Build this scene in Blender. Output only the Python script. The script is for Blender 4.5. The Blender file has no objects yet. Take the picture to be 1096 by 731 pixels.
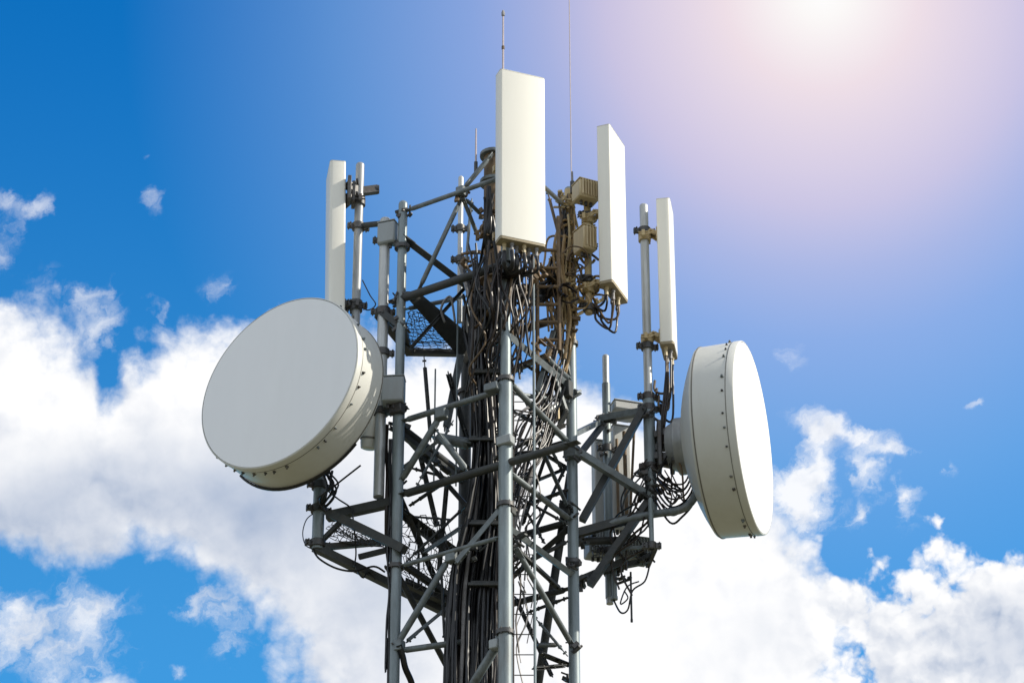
import bpy, bmesh, math, random
from mathutils import Vector as V, Matrix

random.seed(11)
scene = bpy.context.scene
COL = scene.collection
R = math.radians

# ------------------------------------------------------------------ camera
PITCH = R(30.0); DIST = 33.0; H = 18.1; FPX = 3300.0
FW = V((0, math.cos(PITCH), math.sin(PITCH)))
UP = V((0, -math.sin(PITCH), math.cos(PITCH)))
RT = V((1, 0, 0))
CAM = V((0, 0, H)) - FW * DIST

def ray(px, py):
    return FW + RT * ((px - 548) / FPX) - UP * ((py - 365.5) / FPX)
def at(px, py, Y):                       # point of the plane y = Y
    d = ray(px, py); s = (Y - CAM.y) / d.y
    return CAM + d * s
def zrow(py, Y):                         # height at depth Y
    return at(548, py, Y).z
def local_dir(px, py, r, u, f):          # direction given as right / up / away seen along that sight line
    F = ray(px, py).normalized(); Rr = F.cross(V((0, 0, 1))).normalized(); U = Rr.cross(F).normalized()
    return (Rr * r + U * u + F * f).normalized()

cd = bpy.data.cameras.new('camera'); cam = bpy.data.objects.new('camera', cd); COL.objects.link(cam)
cam.location = CAM
cam.rotation_euler = (math.pi / 2 + PITCH, 0, 0)
cd.sensor_width = 36; cd.lens = 36 * FPX / 1096; cd.clip_start = 0.5; cd.clip_end = 5000
scene.camera = cam

# ------------------------------------------------------------------ materials
def mat(name, col, rough=0.5, metal=0.0, var=0.15, scale=6.0, dirt=None, dirt_amt=0.0, bump=0.0, streak=False, spec=0.5):
    m = bpy.data.materials.new(name); m.use_nodes = True
    nt = m.node_tree; N = nt.nodes; L = nt.links
    b = N['Principled BSDF']
    b.inputs['Roughness'].default_value = rough; b.inputs['Metallic'].default_value = metal
    b.inputs['Specular IOR Level'].default_value = spec
    tc = N.new('ShaderNodeTexCoord')
    mp = N.new('ShaderNodeMapping'); L.new(tc.outputs['Object'], mp.inputs['Vector'])
    if streak: mp.inputs['Scale'].default_value = (1, 1, 0.18)
    n1 = N.new('ShaderNodeTexNoise'); n1.inputs['Scale'].default_value = scale; n1.inputs['Detail'].default_value = 6
    n1.inputs['Roughness'].default_value = 0.65
    L.new(mp.outputs[0], n1.inputs['Vector'])
    mr = N.new('ShaderNodeMapRange'); mr.inputs['From Min'].default_value = 0.3; mr.inputs['From Max'].default_value = 0.7
    mr.inputs['To Min'].default_value = 1 - var; mr.inputs['To Max'].default_value = 1 + var
    L.new(n1.outputs['Fac'], mr.inputs['Value'])
    mul = N.new('ShaderNodeVectorMath'); mul.operation = 'SCALE'; mul.inputs[0].default_value = col
    L.new(mr.outputs[0], mul.inputs['Scale'])
    out = mul.outputs[0]
    if dirt:
        n2 = N.new('ShaderNodeTexNoise'); n2.inputs['Scale'].default_value = scale * 0.55; n2.inputs['Detail'].default_value = 8
        n2.inputs['Roughness'].default_value = 0.7
        L.new(mp.outputs[0], n2.inputs['Vector'])
        r2 = N.new('ShaderNodeMapRange'); r2.inputs['From Min'].default_value = 0.5; r2.inputs['From Max'].default_value = 0.72
        r2.inputs['To Max'].default_value = dirt_amt; r2.inputs['To Min'].default_value = 0
        L.new(n2.outputs['Fac'], r2.inputs['Value'])
        mx = N.new('ShaderNodeMix'); mx.data_type = 'RGBA'; mx.inputs['B'].default_value = (*dirt, 1)
        L.new(r2.outputs[0], mx.inputs['Factor']); L.new(out, mx.inputs['A']); out = mx.outputs['Result']
    L.new(out, b.inputs['Base Color'])
    rr = N.new('ShaderNodeMapRange'); rr.inputs['To Min'].default_value = max(0.05, rough - 0.12); rr.inputs['To Max'].default_value = min(1, rough + 0.12)
    L.new(n1.outputs['Fac'], rr.inputs['Value']); L.new(rr.outputs[0], b.inputs['Roughness'])
    if bump:
        bp = N.new('ShaderNodeBump'); bp.inputs['Strength'].default_value = bump; bp.inputs['Distance'].default_value = 0.01
        L.new(n1.outputs['Fac'], bp.inputs['Height']); L.new(bp.outputs[0], b.inputs['Normal'])
    return m

M = dict(
    leg=mat('galvanised_leg', (0.24, 0.285, 0.30), 0.45, 0.2, 0.3, 9, (0.13, 0.105, 0.08), 0.55, 0.15, True),
    brace=mat('galvanised_brace', (0.165, 0.19, 0.20), 0.5, 0.2, 0.3, 12, (0.085, 0.065, 0.045), 0.6, 0.15),
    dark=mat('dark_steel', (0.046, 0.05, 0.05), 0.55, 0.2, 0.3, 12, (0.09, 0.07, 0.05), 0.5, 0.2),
    pipe=mat('galvanised_pipe', (0.50, 0.51, 0.50), 0.4, 0.35, 0.15, 10, (0.22, 0.21, 0.19), 0.5, 0.1, True),
    midpipe=mat('weathered_pipe', (0.33, 0.34, 0.345), 0.45, 0.3, 0.22, 10, (0.16, 0.155, 0.145), 0.6, 0.1, True),
    flaregold=mat('flare_gold_cable', (0.36, 0.24, 0.11), 0.5, 0, 0.35, 8, (0.09, 0.055, 0.025), 0.6),  # gold carries the warm flare glow on the trunk cables
    clamp=mat('clamp_steel', (0.09, 0.09, 0.09), 0.5, 0.5, 0.3, 20, (0.10, 0.055, 0.03), 0.6, 0.2),
    rustflare=mat('rust_flare_steel', (0.17, 0.115, 0.065), 0.65, 0.1, 0.35, 14, (0.30, 0.20, 0.10), 0.7, 0.2),  # rust brown that also imitates warm flare on the upper steel
    radome=mat('radome_white', (0.87, 0.85, 0.77), 0.42, 0, 0.03, 1.6, (0.66, 0.61, 0.50), 0.30, 0, True),
    cap=mat('radome_cap', (0.34, 0.28, 0.18), 0.55, 0, 0.15, 12, (0.2, 0.15, 0.09), 0.4),
    dish=mat('dish_white', (0.66, 0.66, 0.62), 0.45, 0, 0.04, 1.4, (0.42, 0.38, 0.28), 0.30, 0, True),
    face=mat('dish_membrane', (0.89, 0.90, 0.91), 0.55, 0, 0.035, 1.1, (0.70, 0.70, 0.68), 0.22, 0, True),
    seam=mat('dish_seam', (0.16, 0.15, 0.13), 0.6, 0, 0.2, 20),
    box=mat('grey_box', (0.34, 0.37, 0.38), 0.5, 0, 0.08, 5, (0.2, 0.19, 0.17), 0.4, 0, True),
    white=mat('white_box', (0.62, 0.62, 0.60), 0.5, 0, 0.06, 4, (0.38, 0.36, 0.32), 0.4, 0, True),
    tan=mat('flare_tan_box', (0.60, 0.49, 0.30), 0.5, 0, 0.12, 6, (0.26, 0.18, 0.08), 0.6, 0, True),  # tan imitates warm flare on the two upper boxes; connectors share it
    flarepole=mat('flare_tan_pole', (0.54, 0.42, 0.23), 0.5, 0.1, 0.2, 9, (0.18, 0.11, 0.05), 0.7, 0.1, True),  # warm flare tint painted into the upper right poles and brackets
    black=mat('black_cable', (0.007, 0.007, 0.008), 0.34, 0, 0.4, 8, (0.025, 0.02, 0.018), 0.3),
    brown=mat('brown_cable', (0.024, 0.015, 0.011), 0.42, 0, 0.4, 8, (0.02, 0.014, 0.01), 0.6),
    flarecable=mat('flare_tan_cable', (0.13, 0.085, 0.045), 0.5, 0, 0.3, 8, (0.07, 0.04, 0.02), 0.6),  # darker flare warmth put into the colour of upper cables
    grey=mat('grey_cable', (0.26, 0.25, 0.25), 0.45, 0, 0.3, 8, (0.10, 0.09, 0.08), 0.6),
    whip=mat('whip_rod', (0.50, 0.42, 0.41), 0.45, 0.3, 0.1, 10),
    mesh=mat('wire_mesh', (0.10, 0.105, 0.11), 0.5, 0.4, 0.3, 10),
    ground=mat('dry_ground', (0.13, 0.12, 0.075), 0.95, 0, 0.3, 0.12, (0.10, 0.12, 0.05), 0.8),
    concrete=mat('concrete', (0.38, 0.37, 0.35), 0.9, 0, 0.12, 3, (0.25, 0.24, 0.22), 0.5),
)

# ------------------------------------------------------------------ mesh building
def frame(axis):
    a = axis.normalized(); ref = V((0, 0, 1)) if abs(a.z) < 0.95 else V((1, 0, 0))
    x = ref.cross(a).normalized(); y = a.cross(x).normalized()
    return x, y, a

class MB:
    def __init__(s): s.v = []; s.f = []
    def add(s, vs, fs):
        o = len(s.v); s.v += [V(p) for p in vs]; s.f += [tuple(i + o for i in f) for f in fs]; return s
    def tube(s, pts, r, n=10, caps=True):
        pts = [V(p) for p in pts]; k = len(pts)
        rs = r if isinstance(r, (list, tuple)) else [r] * k
        vs = []; fs = []; x = None
        for i, p in enumerate(pts):
            t = (pts[min(i + 1, k - 1)] - pts[max(i - 1, 0)]).normalized()
            if x is None: x = frame(t)[0]
            else:
                x = x - t * x.dot(t)
                x = x.normalized() if x.length > 1e-6 else frame(t)[0]
            y = t.cross(x)
            for j in range(n):
                a = 2 * math.pi * j / n
                vs.append(p + (x * math.cos(a) + y * math.sin(a)) * rs[i])
        for i in range(k - 1):
            for j in range(n):
                j2 = (j + 1) % n
                fs.append((i * n + j, i * n + j2, (i + 1) * n + j2, (i + 1) * n + j))
        if caps: fs.append(tuple(range(n - 1, -1, -1))); fs.append(tuple(range((k - 1) * n, k * n)))
        return s.add(vs, fs)
    def box(s, c, ax, ay, az, sx, sy, sz, b=0.0):
        c = V(c); h = (sx / 2, sy / 2, sz / 2); A = (ax, ay, az)
        if b <= 0:
            vs = [c + ax * h[0] * i + ay * h[1] * j + az * h[2] * k for i in (-1, 1) for j in (-1, 1) for k in (-1, 1)]
            return s.add(vs, [(0, 1, 3, 2), (4, 6, 7, 5), (0, 4, 5, 1), (2, 3, 7, 6), (0, 2, 6, 4), (1, 5, 7, 3)])
        vs = []; idx = {}
        for i in (-1, 1):
            for j in (-1, 1):
                for k in (-1, 1):
                    sg = (i, j, k)
                    for m in range(3):
                        p = c.copy()
                        for q in range(3): p = p + A[q] * sg[q] * (h[q] if q == m else h[q] - b)
                        idx[(i, j, k, m)] = len(vs); vs.append(p)
        fs = []
        for m in range(3):
            q, w = [x for x in range(3) if x != m]
            for sg in (-1, 1):
                f = []
                for (e, g) in ((-1, -1), (1, -1), (1, 1), (-1, 1)):
                    t = [0, 0, 0]; t[m] = sg; t[q] = e; t[w] = g; f.append(idx[(*t, m)])
                fs.append(tuple(f))
        for m in range(3):
            q, w = [x for x in range(3) if x != m]
            for e in (-1, 1):
                for g in (-1, 1):
                    t0 = [0, 0, 0]; t1 = [0, 0, 0]; t0[m] = -1; t1[m] = 1
                    for t in (t0, t1): t[q] = e; t[w] = g
                    fs.append((idx[(*t0, q)], idx[(*t0, w)], idx[(*t1, w)], idx[(*t1, q)]))
        for i in (-1, 1):
            for j in (-1, 1):
                for k in (-1, 1): fs.append(tuple(idx[(i, j, k, m)] for m in range(3)))
        return s.add(vs, fs)
    def abox(s, c, sx, sy, sz, b=0.0, yaw=0.0):
        ax = V((math.cos(yaw), math.sin(yaw), 0)); ay = V((-math.sin(yaw), math.cos(yaw), 0))
        return s.box(c, ax, ay, V((0, 0, 1)), sx, sy, sz, b)
    def lathe(s, o, axis, prof, n=64, close=False):
        x, y, a = frame(axis); vs = []; fs = []; k = len(prof)
        for (r, d) in prof:
            for j in range(n):
                t = 2 * math.pi * j / n
                vs.append(o + a * d + (x * math.cos(t) + y * math.sin(t)) * r)
        for i in range(k - 1):
            for j in range(n):
                j2 = (j + 1) % n
                fs.append((i * n + j, i * n + j2, (i + 1) * n + j2, (i + 1) * n + j))
        if close:
            for j in range(n):
                j2 = (j + 1) % n
                fs.append(((k - 1) * n + j, (k - 1) * n + j2, j2, j))
        else:
            if prof[0][0] > 0.0: fs.append(tuple(range(n - 1, -1, -1)))
            if prof[-1][0] > 0.0: fs.append(tuple(range((k - 1) * n, k * n)))
        return s.add(vs, fs)
    def section(s, p0, p1, sec, roll=0.0, up=None):
        p0 = V(p0); p1 = V(p1); a = (p1 - p0).normalized()
        x, y, _ = frame(a)
        c, q = math.cos(roll), math.sin(roll)
        X = x * c + y * q; Y = y * c - x * q; n = len(sec)
        vs = [p + X * u + Y * w for p in (p0, p1) for (u, w) in sec]
        fs = [(i, (i + 1) % n, n + (i + 1) % n, n + i) for i in range(n)]
        fs += [tuple(range(n - 1, -1, -1)), tuple(range(n, 2 * n))]
        return s.add(vs, fs)
    def angle(s, p0, p1, w, t=0.010, roll=0.0):
        return s.section(p0, p1, [(-w / 2, -w / 2), (w / 2, -w / 2), (w / 2, -w / 2 + t), (-w / 2 + t, -w / 2 + t), (-w / 2 + t, w / 2), (-w / 2, w / 2)], roll)
    def bar(s, p0, p1, w, h, roll=0.0):
        return s.section(p0, p1, [(-w / 2, -h / 2), (w / 2, -h / 2), (w / 2, h / 2), (-w / 2, h / 2)], roll)
    def prism(s, prof, o, ax, ay, az, z0, z1, ch=0.0):
        n = len(prof); cx = sum(p[0] for p in prof) / n; cy = sum(p[1] for p in prof) / n
        def ring(z, k): return [o + ax * (cx + (p[0] - cx) * k) + ay * (cy + (p[1] - cy) * k) + az * z for p in prof]
        if ch: rings = [ring(z0, 0.94), ring(z0 + ch, 1), ring(z1 - ch, 1), ring(z1, 0.94)]
        else: rings = [ring(z0, 1), ring(z1, 1)]
        vs = sum(rings, []); fs = []
        for i in range(len(rings) - 1):
            for j in range(n):
                fs.append((i * n + j, i * n + (j + 1) % n, (i + 1) * n + (j + 1) % n, (i + 1) * n + j))
        fs += [tuple(range(n - 1, -1, -1)), tuple(range((len(rings) - 1) * n, len(rings) * n))]
        return s.add(vs, fs)
    def build(s, name, material, parent=None, sharp=38):
        me = bpy.data.meshes.new(name)
        o = bpy.data.objects.new(name, me); COL.objects.link(o)
        org = V((0, 0, 0)); q = parent
        if parent is not None:
            o.parent = parent
            while q is not None: org = org + q.location; q = q.parent
        else:
            org = sum(s.v, V((0, 0, 0))) / len(s.v); org.z = min(p.z for p in s.v)
            o.location = org
        me.from_pydata([p - org for p in s.v], [], s.f)
        bm = bmesh.new(); bm.from_mesh(me); bmesh.ops.recalc_face_normals(bm, faces=bm.faces); bm.to_mesh(me); bm.free()
        for p in me.polygons: p.use_smooth = True
        me.set_sharp_from_angle(angle=R(sharp))
        me.materials.append(material)
        return o

def tag(o, label=None, cat=None, group=None, kind=None):
    if label: o['label'] = label
    if cat: o['category'] = cat
    if group: o['group'] = group
    if kind: o['kind'] = kind
    return o
def thing(name, loc, label, cat, group=None):
    o = bpy.data.objects.new(name, None); COL.objects.link(o); o.location = loc; o.empty_display_size = 0.1
    return tag(o, label, cat, group)

def smooth_path(pts, sub=6):
    P = [V(p) for p in pts]; out = []
    for i in range(len(P) - 1):
        p0 = P[max(i - 1, 0)]; p1 = P[i]; p2 = P[i + 1]; p3 = P[min(i + 2, len(P) - 1)]
        for k in range(sub):
            t = k / sub
            out.append(0.5 * ((2 * p1) + (p2 - p0) * t + (2 * p0 - 5 * p1 + 4 * p2 - p3) * t * t + (3 * p1 - p0 - 3 * p2 + p3) * t ** 3))
    out.append(P[-1]); return out
def cable(name, pts, r, material, label, cat='cable', group=None, sub=6, n=6):
    return tag(MB().tube(smooth_path(pts, sub), r, n).build(name, material, None, 60), label, cat, group)

Z = V((0, 0, 1))
def clamp_mb(x, Y, z, r, h=0.07, yaw=0.0):
    m = MB(); c = V((x, Y, z))
    m.lathe(c - Z * h / 2, Z, [(r + .003, 0), (r + .022, 0), (r + .022, h), (r + .003, h)], 16, True)
    ax = V((math.cos(yaw), math.sin(yaw), 0)); ay = V((-math.sin(yaw), math.cos(yaw), 0))
    for sg in (-1, 1):
        m.box(c + ax * sg * (r + .045), ax, ay, Z, .06, .035, h * .8)
        for dz in (-.2, .2):
            b = c + ax * sg * (r + .052) + Z * h * dz
            m.tube([b - ay * .055, b + ay * .055], .009, 6)
    return m

# ------------------------------------------------------------------ setting
g = MB(); g.add([(-1500, -300, 0), (1500, -300, 0), (1500, 2500, 0), (-1500, 2500, 0)], [(0, 1, 2, 3)])
tag(g.build('ground', M['ground']), kind='structure')

# ------------------------------------------------------------------ lattice tower
LEG = {}
for k, (px, py, Y, r) in dict(L=(425, 531, -.22, .063), M=(541, 550, -.94, .071), R=(613, 550, .22, .058), B=(497, 560, .94, .066)).items():
    LEG[k] = (at(px, py, Y).x, Y, r)
def on(k, py, off=0.0):
    x, Y, r = LEG[k]; return V((x, Y, zrow(py, Y)))
def onz(k, z): return V((LEG[k][0], LEG[k][1], z))

tc = V(((LEG['L'][0] + LEG['R'][0]) / 2, 0, 0))
tower = thing('lattice_tower', tc, 'grey steel lattice tower of four tubular legs joined by crossed braces', 'tower')
TOPS = dict(L=219, M=150, R=204, B=330)
for k in 'LMRB':
    x, Y, r = LEG[k]; zt = zrow(TOPS[k], Y)
    sec = dict(L=(437, .050, 'leg'), M=(407, .053, 'leg'), R=(368, .054, 'leg'), B=(420, .05, 'dark'))[k]
    zs = zrow(sec[0], Y); r2 = sec[1]
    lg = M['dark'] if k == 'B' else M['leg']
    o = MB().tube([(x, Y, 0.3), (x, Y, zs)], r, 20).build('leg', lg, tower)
    MB().tube([(x, Y, zs + .0005), (x, Y, zt)], r2, 20).build('upper_section', M['flarepole'] if k == 'R' else M[sec[2]], o)
    # rounded cap, flanges and joints
    MB().lathe(V((x, Y, zt + .0005)), Z, [(r2 * .99, 0), (r2 * .9, .02), (r2 * .6, .035), (r2 * .2, .045), (0, .045)], 16).build('cap', M['leg'], o)
    for py in dict(L=[607, 437, 265], M=[407, 541, 677], R=[602, 368, 490], B=[590, 420])[k]:
        z = zrow(py, Y)
        fl = MB().lathe(V((x, Y, z)), Z, [(r + .002, -.022), (r + .022, -.022), (r + .022, -.003), (r + .022, .003), (r + .022, .022), (r + .002, .022)], 20, True)
        for j in range(6):
            a = j * math.pi / 3
            p = V((x + (r + .012) * math.cos(a), Y + (r + .012) * math.sin(a), z))
            fl.tube([p - Z * .034, p + Z * .034], .008, 6)
        fl.build('flange', M['clamp'], o)
    zz = 1.5
    while zz < 13: 
        MB().lathe(V((x, Y, zz)), Z, [(r + .002, -.02), (r + .03, -.02), (r + .03, .02), (r + .002, .02)], 16, True).build('flange', M['clamp'], o); zz += 3.0
    MB().abox((x, Y, .15), .5, .5, .3, .02).build('footing', M['concrete'], o)

def strut(p0, p1, w, kind='angle', m='brace', roll=None, name='brace', parent=None):
    b = MB(); roll = random.uniform(0, 6.28) if roll is None else roll; w = w * (.86 if w > .05 else 1)
    p0 = V(p0); p1 = V(p1); d = (p1 - p0).normalized(); ln = (p1 - p0).length; x, y, _ = frame(d)
    if kind in ('tube', 'bar'):
        f = min(.10, ln * .12)
        b.tube([p0 + d * f, p0 + d * (f + .03), p1 - d * (f + .03), p1 - d * f], [w * .30, w * .5, w * .5, w * .30], 14)
    else: b.angle(p0, p1, w * 1.08, max(.008, w * .13), roll)
    if ln > .35:
        for q, sg in ((p0, 1), (p1, -1)):
            c = q + d * sg * .07
            b.box(c, d, x, y, .19, w * 1.05, .012, .003)
            for k_ in (-.045, .045):
                b.tube([c + d * k_ - y * .022, c + d * k_ + y * .022], .011, 6)
    return b.build(name, M[m], parent or tower)
def push(a, b, e0, e1):                   # extend a segment beyond its ends (metres)
    d = (b - a).normalized(); return a - d * e0, b + d * e1
def across(a, pa, b, w, kind='angle', m='brace', e=(0, 0), roll=None):
    p = on(a, pa); q = onz(b, p.z); p, q = push(p, q, *e)
    return strut(p, q, w, kind, m, roll)
# near left face (L to M)
across('L', 227, 'M', .060, 'tube')
across('L', 320, 'M', .105, 'bar', 'dark', (.12, .05), 0.2)
across('L', 452, 'M', .075, 'bar', 'brace')
across('L', 531, 'M', .10, 'bar', 'dark', (0, .85), .1)
across('L', 607, 'M', .055, 'bar')
strut(on('L', 697), at(507, 685, -.3), .075, 'tube')
strut(on('L', 521), at(474, 441, -.58), .085, 'bar', roll=.3)
strut(at(466, 459, -.5), at(503, 508, -.55), .085, 'bar', roll=.2)
strut(on('L', 695), at(484, 592, -.55), .080, 'bar', roll=.2)
strut(on('M', 541), at(490, 602, -.6), .070, 'angle')
strut(on('M', 676), at(500, 742, -.6), .105, 'bar', roll=.4)
strut(at(437, 686, -.2), at(482, 649, .2), .040, 'angle')
strut(on('L', 252), at(520, 320, .1), .085, 'angle', 'dark')
strut(at(494, 212, -.55), at(447, 313, -.33), .060, 'bar', roll=.3)
strut(at(494, 205, -.55), at(526, 166, -.6), .065, 'tube')
strut(at(496, 211, -.55), at(517, 232, -.3), .045, 'tube')
strut(at(496, 214, -.55), at(512, 254, -.2), .045, 'tube')
# near right face (M to R)
across('M', 163, 'R', .060, 'tube', 'pipe')
across('M', 252, 'R', .085, 'angle', 'rustflare')
across('M', 503, 'R', .075, 'bar', 'brace', roll=.2)
across('M', 562, 'R', .060, 'angle')
across('M', 358, 'R', .075, 'angle', 'brace')
strut(on('M', 405), on('R', 478), .080, 'bar', roll=.2)
strut(at(553, 588, -.85), on('R', 694), .070, 'bar', roll=.1)
strut(at(550, 586, -.80), at(598, 630, -.05), .050, 'angle', 'dark')
strut(at(583, 381, -.3), on('R', 408), .065, 'bar', roll=.6)
strut(at(593, 355, -.1), at(576, 420, -.3), .050, 'angle')
strut(at(595, 358, 0), on('R', 408), .050, 'angle')
strut(at(583, 443, -.2), on('R', 422), .070, 'bar', 'pipe', roll=.3)
strut(at(588, 452, .3), on('R', 428), .085, 'angle', 'dark')
strut(at(599, 459, .3), on('R', 432), .040, 'angle')
strut(at(548, 421, -.5), at(600, 429, .1), .060, 'tube')
# far faces
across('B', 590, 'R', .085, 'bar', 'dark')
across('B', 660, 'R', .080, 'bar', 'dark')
across('B', 372, 'R', .075, 'angle', 'rustflare')
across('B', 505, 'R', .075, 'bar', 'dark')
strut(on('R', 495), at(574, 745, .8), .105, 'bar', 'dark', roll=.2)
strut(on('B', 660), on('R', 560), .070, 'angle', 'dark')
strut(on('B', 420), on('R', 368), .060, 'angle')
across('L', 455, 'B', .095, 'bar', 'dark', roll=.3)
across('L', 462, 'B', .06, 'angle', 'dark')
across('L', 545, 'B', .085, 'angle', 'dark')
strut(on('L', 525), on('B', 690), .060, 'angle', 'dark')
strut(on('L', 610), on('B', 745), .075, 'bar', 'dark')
strut(at(463, 468, .2), at(508, 476, -.2), .14, 'bar', 'brace', roll=0)
strut(at(437, 500, .1), at(482, 512, .5), .03, 'tube', 'dark')
strut(at(448, 480, .2), at(467, 561, .4), .060, 'angle', 'dark')
strut(at(454, 384, .3), at(461, 470, .4), .045, 'tube', 'dark')
strut(at(492, 378, .4), at(476, 458, .2), .09, 'angle', 'brace')
strut(at(478, 520, .0), at(470, 610, .2), .04, 'angle', 'dark')
strut(at(430, 332, -.1), at(497, 318, .3), .05, 'tube')
for (p, q, wd, m_) in (((436, 560), (500, 610), .035, 'dark'), ((500, 540), (436, 600), .030, 'dark'), ((432, 500), (472, 470), .035, 'brace'), ((448, 560), (448, 640), .022, 'dark'), ((470, 560), (476, 690), .030, 'dark'),
                       ((505, 300), (440, 372), .030, 'dark'), ((484, 452), (446, 520), .030, 'brace'), ((560, 520), (608, 500), .035, 'dark'), ((552, 530), (606, 560), .030, 'dark'),
                       ((560, 604), (606, 580), .030, 'dark'), ((566, 655), (606, 640), .035, 'dark'), ((572, 660), (606, 700), .030, 'brace'), ((552, 640), (590, 722), .040, 'dark'), ((556, 470), (606, 500), .030, 'dark'),
                       ((590, 470), (560, 560), .025, 'dark'), ((545, 395), (604, 372), .035, 'rustflare'), ((580, 700), (610, 712), .05, 'dark'), ((572, 690), (600, 690), .05, 'brace'), ((572, 715), (604, 712), .04, 'dark'),
                       ((505, 215), (498, 300), .03, 'brace'), ((586, 205), (604, 275), .035, 'rustflare'), ((590, 290), (606, 230), .035, 'flarepole'), ((566, 300), (604, 345), .045, 'rustflare'), ((604, 300), (640, 322), .04, 'flarepole'), ((604, 345), (648, 318), .035, 'flarepole')):
    strut(at(*p, random.uniform(-.1, .5)), at(*q, random.uniform(-.1, .5)), wd, random.choice(('angle', 'tube')), m_)
for (p, q, wd, m_) in (((548, 440), (608, 470), .045, 'brace'), ((560, 425), (600, 500), .035, 'brace'), ((606, 440), (556, 520), .045, 'dark'), ((548, 480), (604, 455), .04, 'dark'), ((575, 470), (606, 540), .04, 'brace'),
                       ((552, 545), (606, 525), .04, 'dark'), ((606, 500), (570, 575), .035, 'dark'), ((548, 520), (582, 580), .03, 'dark'), ((586, 380), (606, 440), .035, 'brace'), ((560, 390), (600, 410), .035, 'dark'),
                       ((436, 470), (498, 540), .045, 'dark'), ((440, 540), (500, 500), .04, 'dark'), ((455, 590), (500, 560), .03, 'brace'), ((480, 400), (500, 470), .04, 'dark')):
    strut(at(*p, random.uniform(-.2, .4)), at(*q, random.uniform(-.1, .4)), wd, random.choice(('angle', 'angle', 'tube')), m_)
# gussets and joint plates
for (px, py, Y, w, h, m) in ((604, 418, .1, .17, .20, 'dark'), (541, 472, -.99, .17, .10, 'box'), (473, 443, -.58, .12, .12, 'brace'),
                             (425, 437, -.27, .15, .14, 'clamp'), (484, 596, -.55, .12, .12, 'brace'), (527, 415, -.95, .16, .09, 'brace'),
                             (424, 692, -.24, .17, .12, 'brace'), (494, 206, -.55, .10, .12, 'brace'), (612, 484, .14, .16, .14, 'brace'),
                             (530, 690, -.9, .10, .10, 'box'), (606, 545, .2, .13, .16, 'dark'), (541, 548, -.9, .20, .10, 'dark')):
    MB().abox(at(px, py, Y), w, .10, h, .01, -.55).build('gusset_plate', M[m], tower)
# trunk mast hidden behind the middle aerial
mz0 = zrow(340, -.45); mx = at(528, 240, -.45).x; mz1 = zrow(168, -.45)
ms = MB().tube([(mx, -.45, mz0), (mx, -.45, mz1)], .105, 20).build('centre_mast', M['rustflare'], tower)
for py in (167, 196, 246, 300):
    MB().lathe(V((mx, -.45, zrow(py, -.45))), Z, [(.08, -.018), (.15, -.018), (.15, .018), (.08, .018)], 20, True).build('flange', M['rustflare'] if py > 200 else M['brace'], ms)
# bracing below the picture down to the footings: one mass
lb = MB(); zt = zrow(760, 0); nb = 7; hb = (zt - .5) / nb
for i in range(nb):
    z0 = .5 + i * hb; z1 = z0 + hb
    for a, b in (('L', 'M'), ('M', 'R'), ('R', 'B'), ('B', 'L')):
        if i == nb - 1: lb.angle(onz(a, z0 + .3), onz(b, z1 - .9), .07)
        else: lb.angle(onz(a, z0), onz(b, z1), .07)
        lb.angle(onz(a, z0), onz(b, z0), .06)
tag(lb.build('lower_bracing', M['brace'], tower), kind='stuff')

# ladder
def ladder_pt(px, py, Y): return at(px, py, Y)
x0 = at(549, 560, -.55).x; x1 = at(572, 560, -.55).x
ld = thing('climbing_ladder', V(((x0 + x1) / 2, -.55, 0)), 'thin vertical ladder with round rails climbing inside the tower right of its front leg', 'ladder')
ztop = zrow(262, -.55)
for x, zt_ in ((x0, zrow(415, -.55)), (x1, ztop)): MB().tube([(x, -.55, .1), (x, -.55, zt_)], .014, 8).build('rail', M['brown' if zt_ < ztop else 'leg'], ld)
z = zrow(430, -.55)
nr = 0
while z > .4 and nr < 62:
    MB().tube([(x0 + .015, -.55, z), (x1 - .015, -.55, z)], .0055, 6).build('rung', M['dark'], ld); z -= .22; nr += 1
# guide rail with two crossbars high up beside the ladder
gx0 = at(575, 300, -.2).x; gx1 = at(598, 300, -.2).x
gd = thing('cable_tray', V((gx0, -.2, zrow(440, -.2))), 'narrow brown rung tray standing between the two front antennas, sky showing through its rungs', 'cable tray')
for x in (gx0, gx1): MB().tube([(x, -.2, zrow(440 if x == gx0 else 375, -.2)), (x, -.2, zrow(232, -.2))], .022, 8).build('rail', M['rustflare'], gd)
for py in (268, 287, 307, 326, 345, 364): MB().tube([(gx0, -.2, zrow(py, -.2)), (gx1, -.2, zrow(py, -.2))], .020, 8).build('rung', M['rustflare'], gd)

# ------------------------------------------------------------------ vertical mounting poles
def pole(px, py, Y, ytop, ybot, r, m, label, clamps=(), group='mounting poles around the tower', cap=True, extra=None, yaw=0.0):
    x = at(px, py, Y).x; zt = zrow(ytop, Y); zb = zrow(ybot, Y)
    t = thing('mounting_pole', V((x, Y, zb)), label, 'pole', group)
    p = MB().tube([(x, Y, zb), (x, Y, zt)], r, 18).build('pipe', M[m], t)
    if cap: MB().lathe(V((x, Y, zt + .0005)), Z, [(r * .97, 0), (r * .85, .015), (r * .4, .028), (0, .03)], 14).build('cap', M[m], t)
    for c in clamps:
        clamp_mb(x, Y, zrow(c, Y), r, .075, yaw).build('clamp', M['clamp'], t)
    return t, x
poleA, xA = pole(384, 230, .05, 177, 425, .048, 'midpipe', 'pale steel pole holding the leftmost tall panel antenna above the left dish', (243, 326), yaw=.3)
poleB, xB = pole(408, 420, -.12, 236, 532, .058, 'pipe', 'pale pole with a small grey box clamped at its top, right beside the left dish', (258, 334, 378, 441), yaw=.1)
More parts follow.
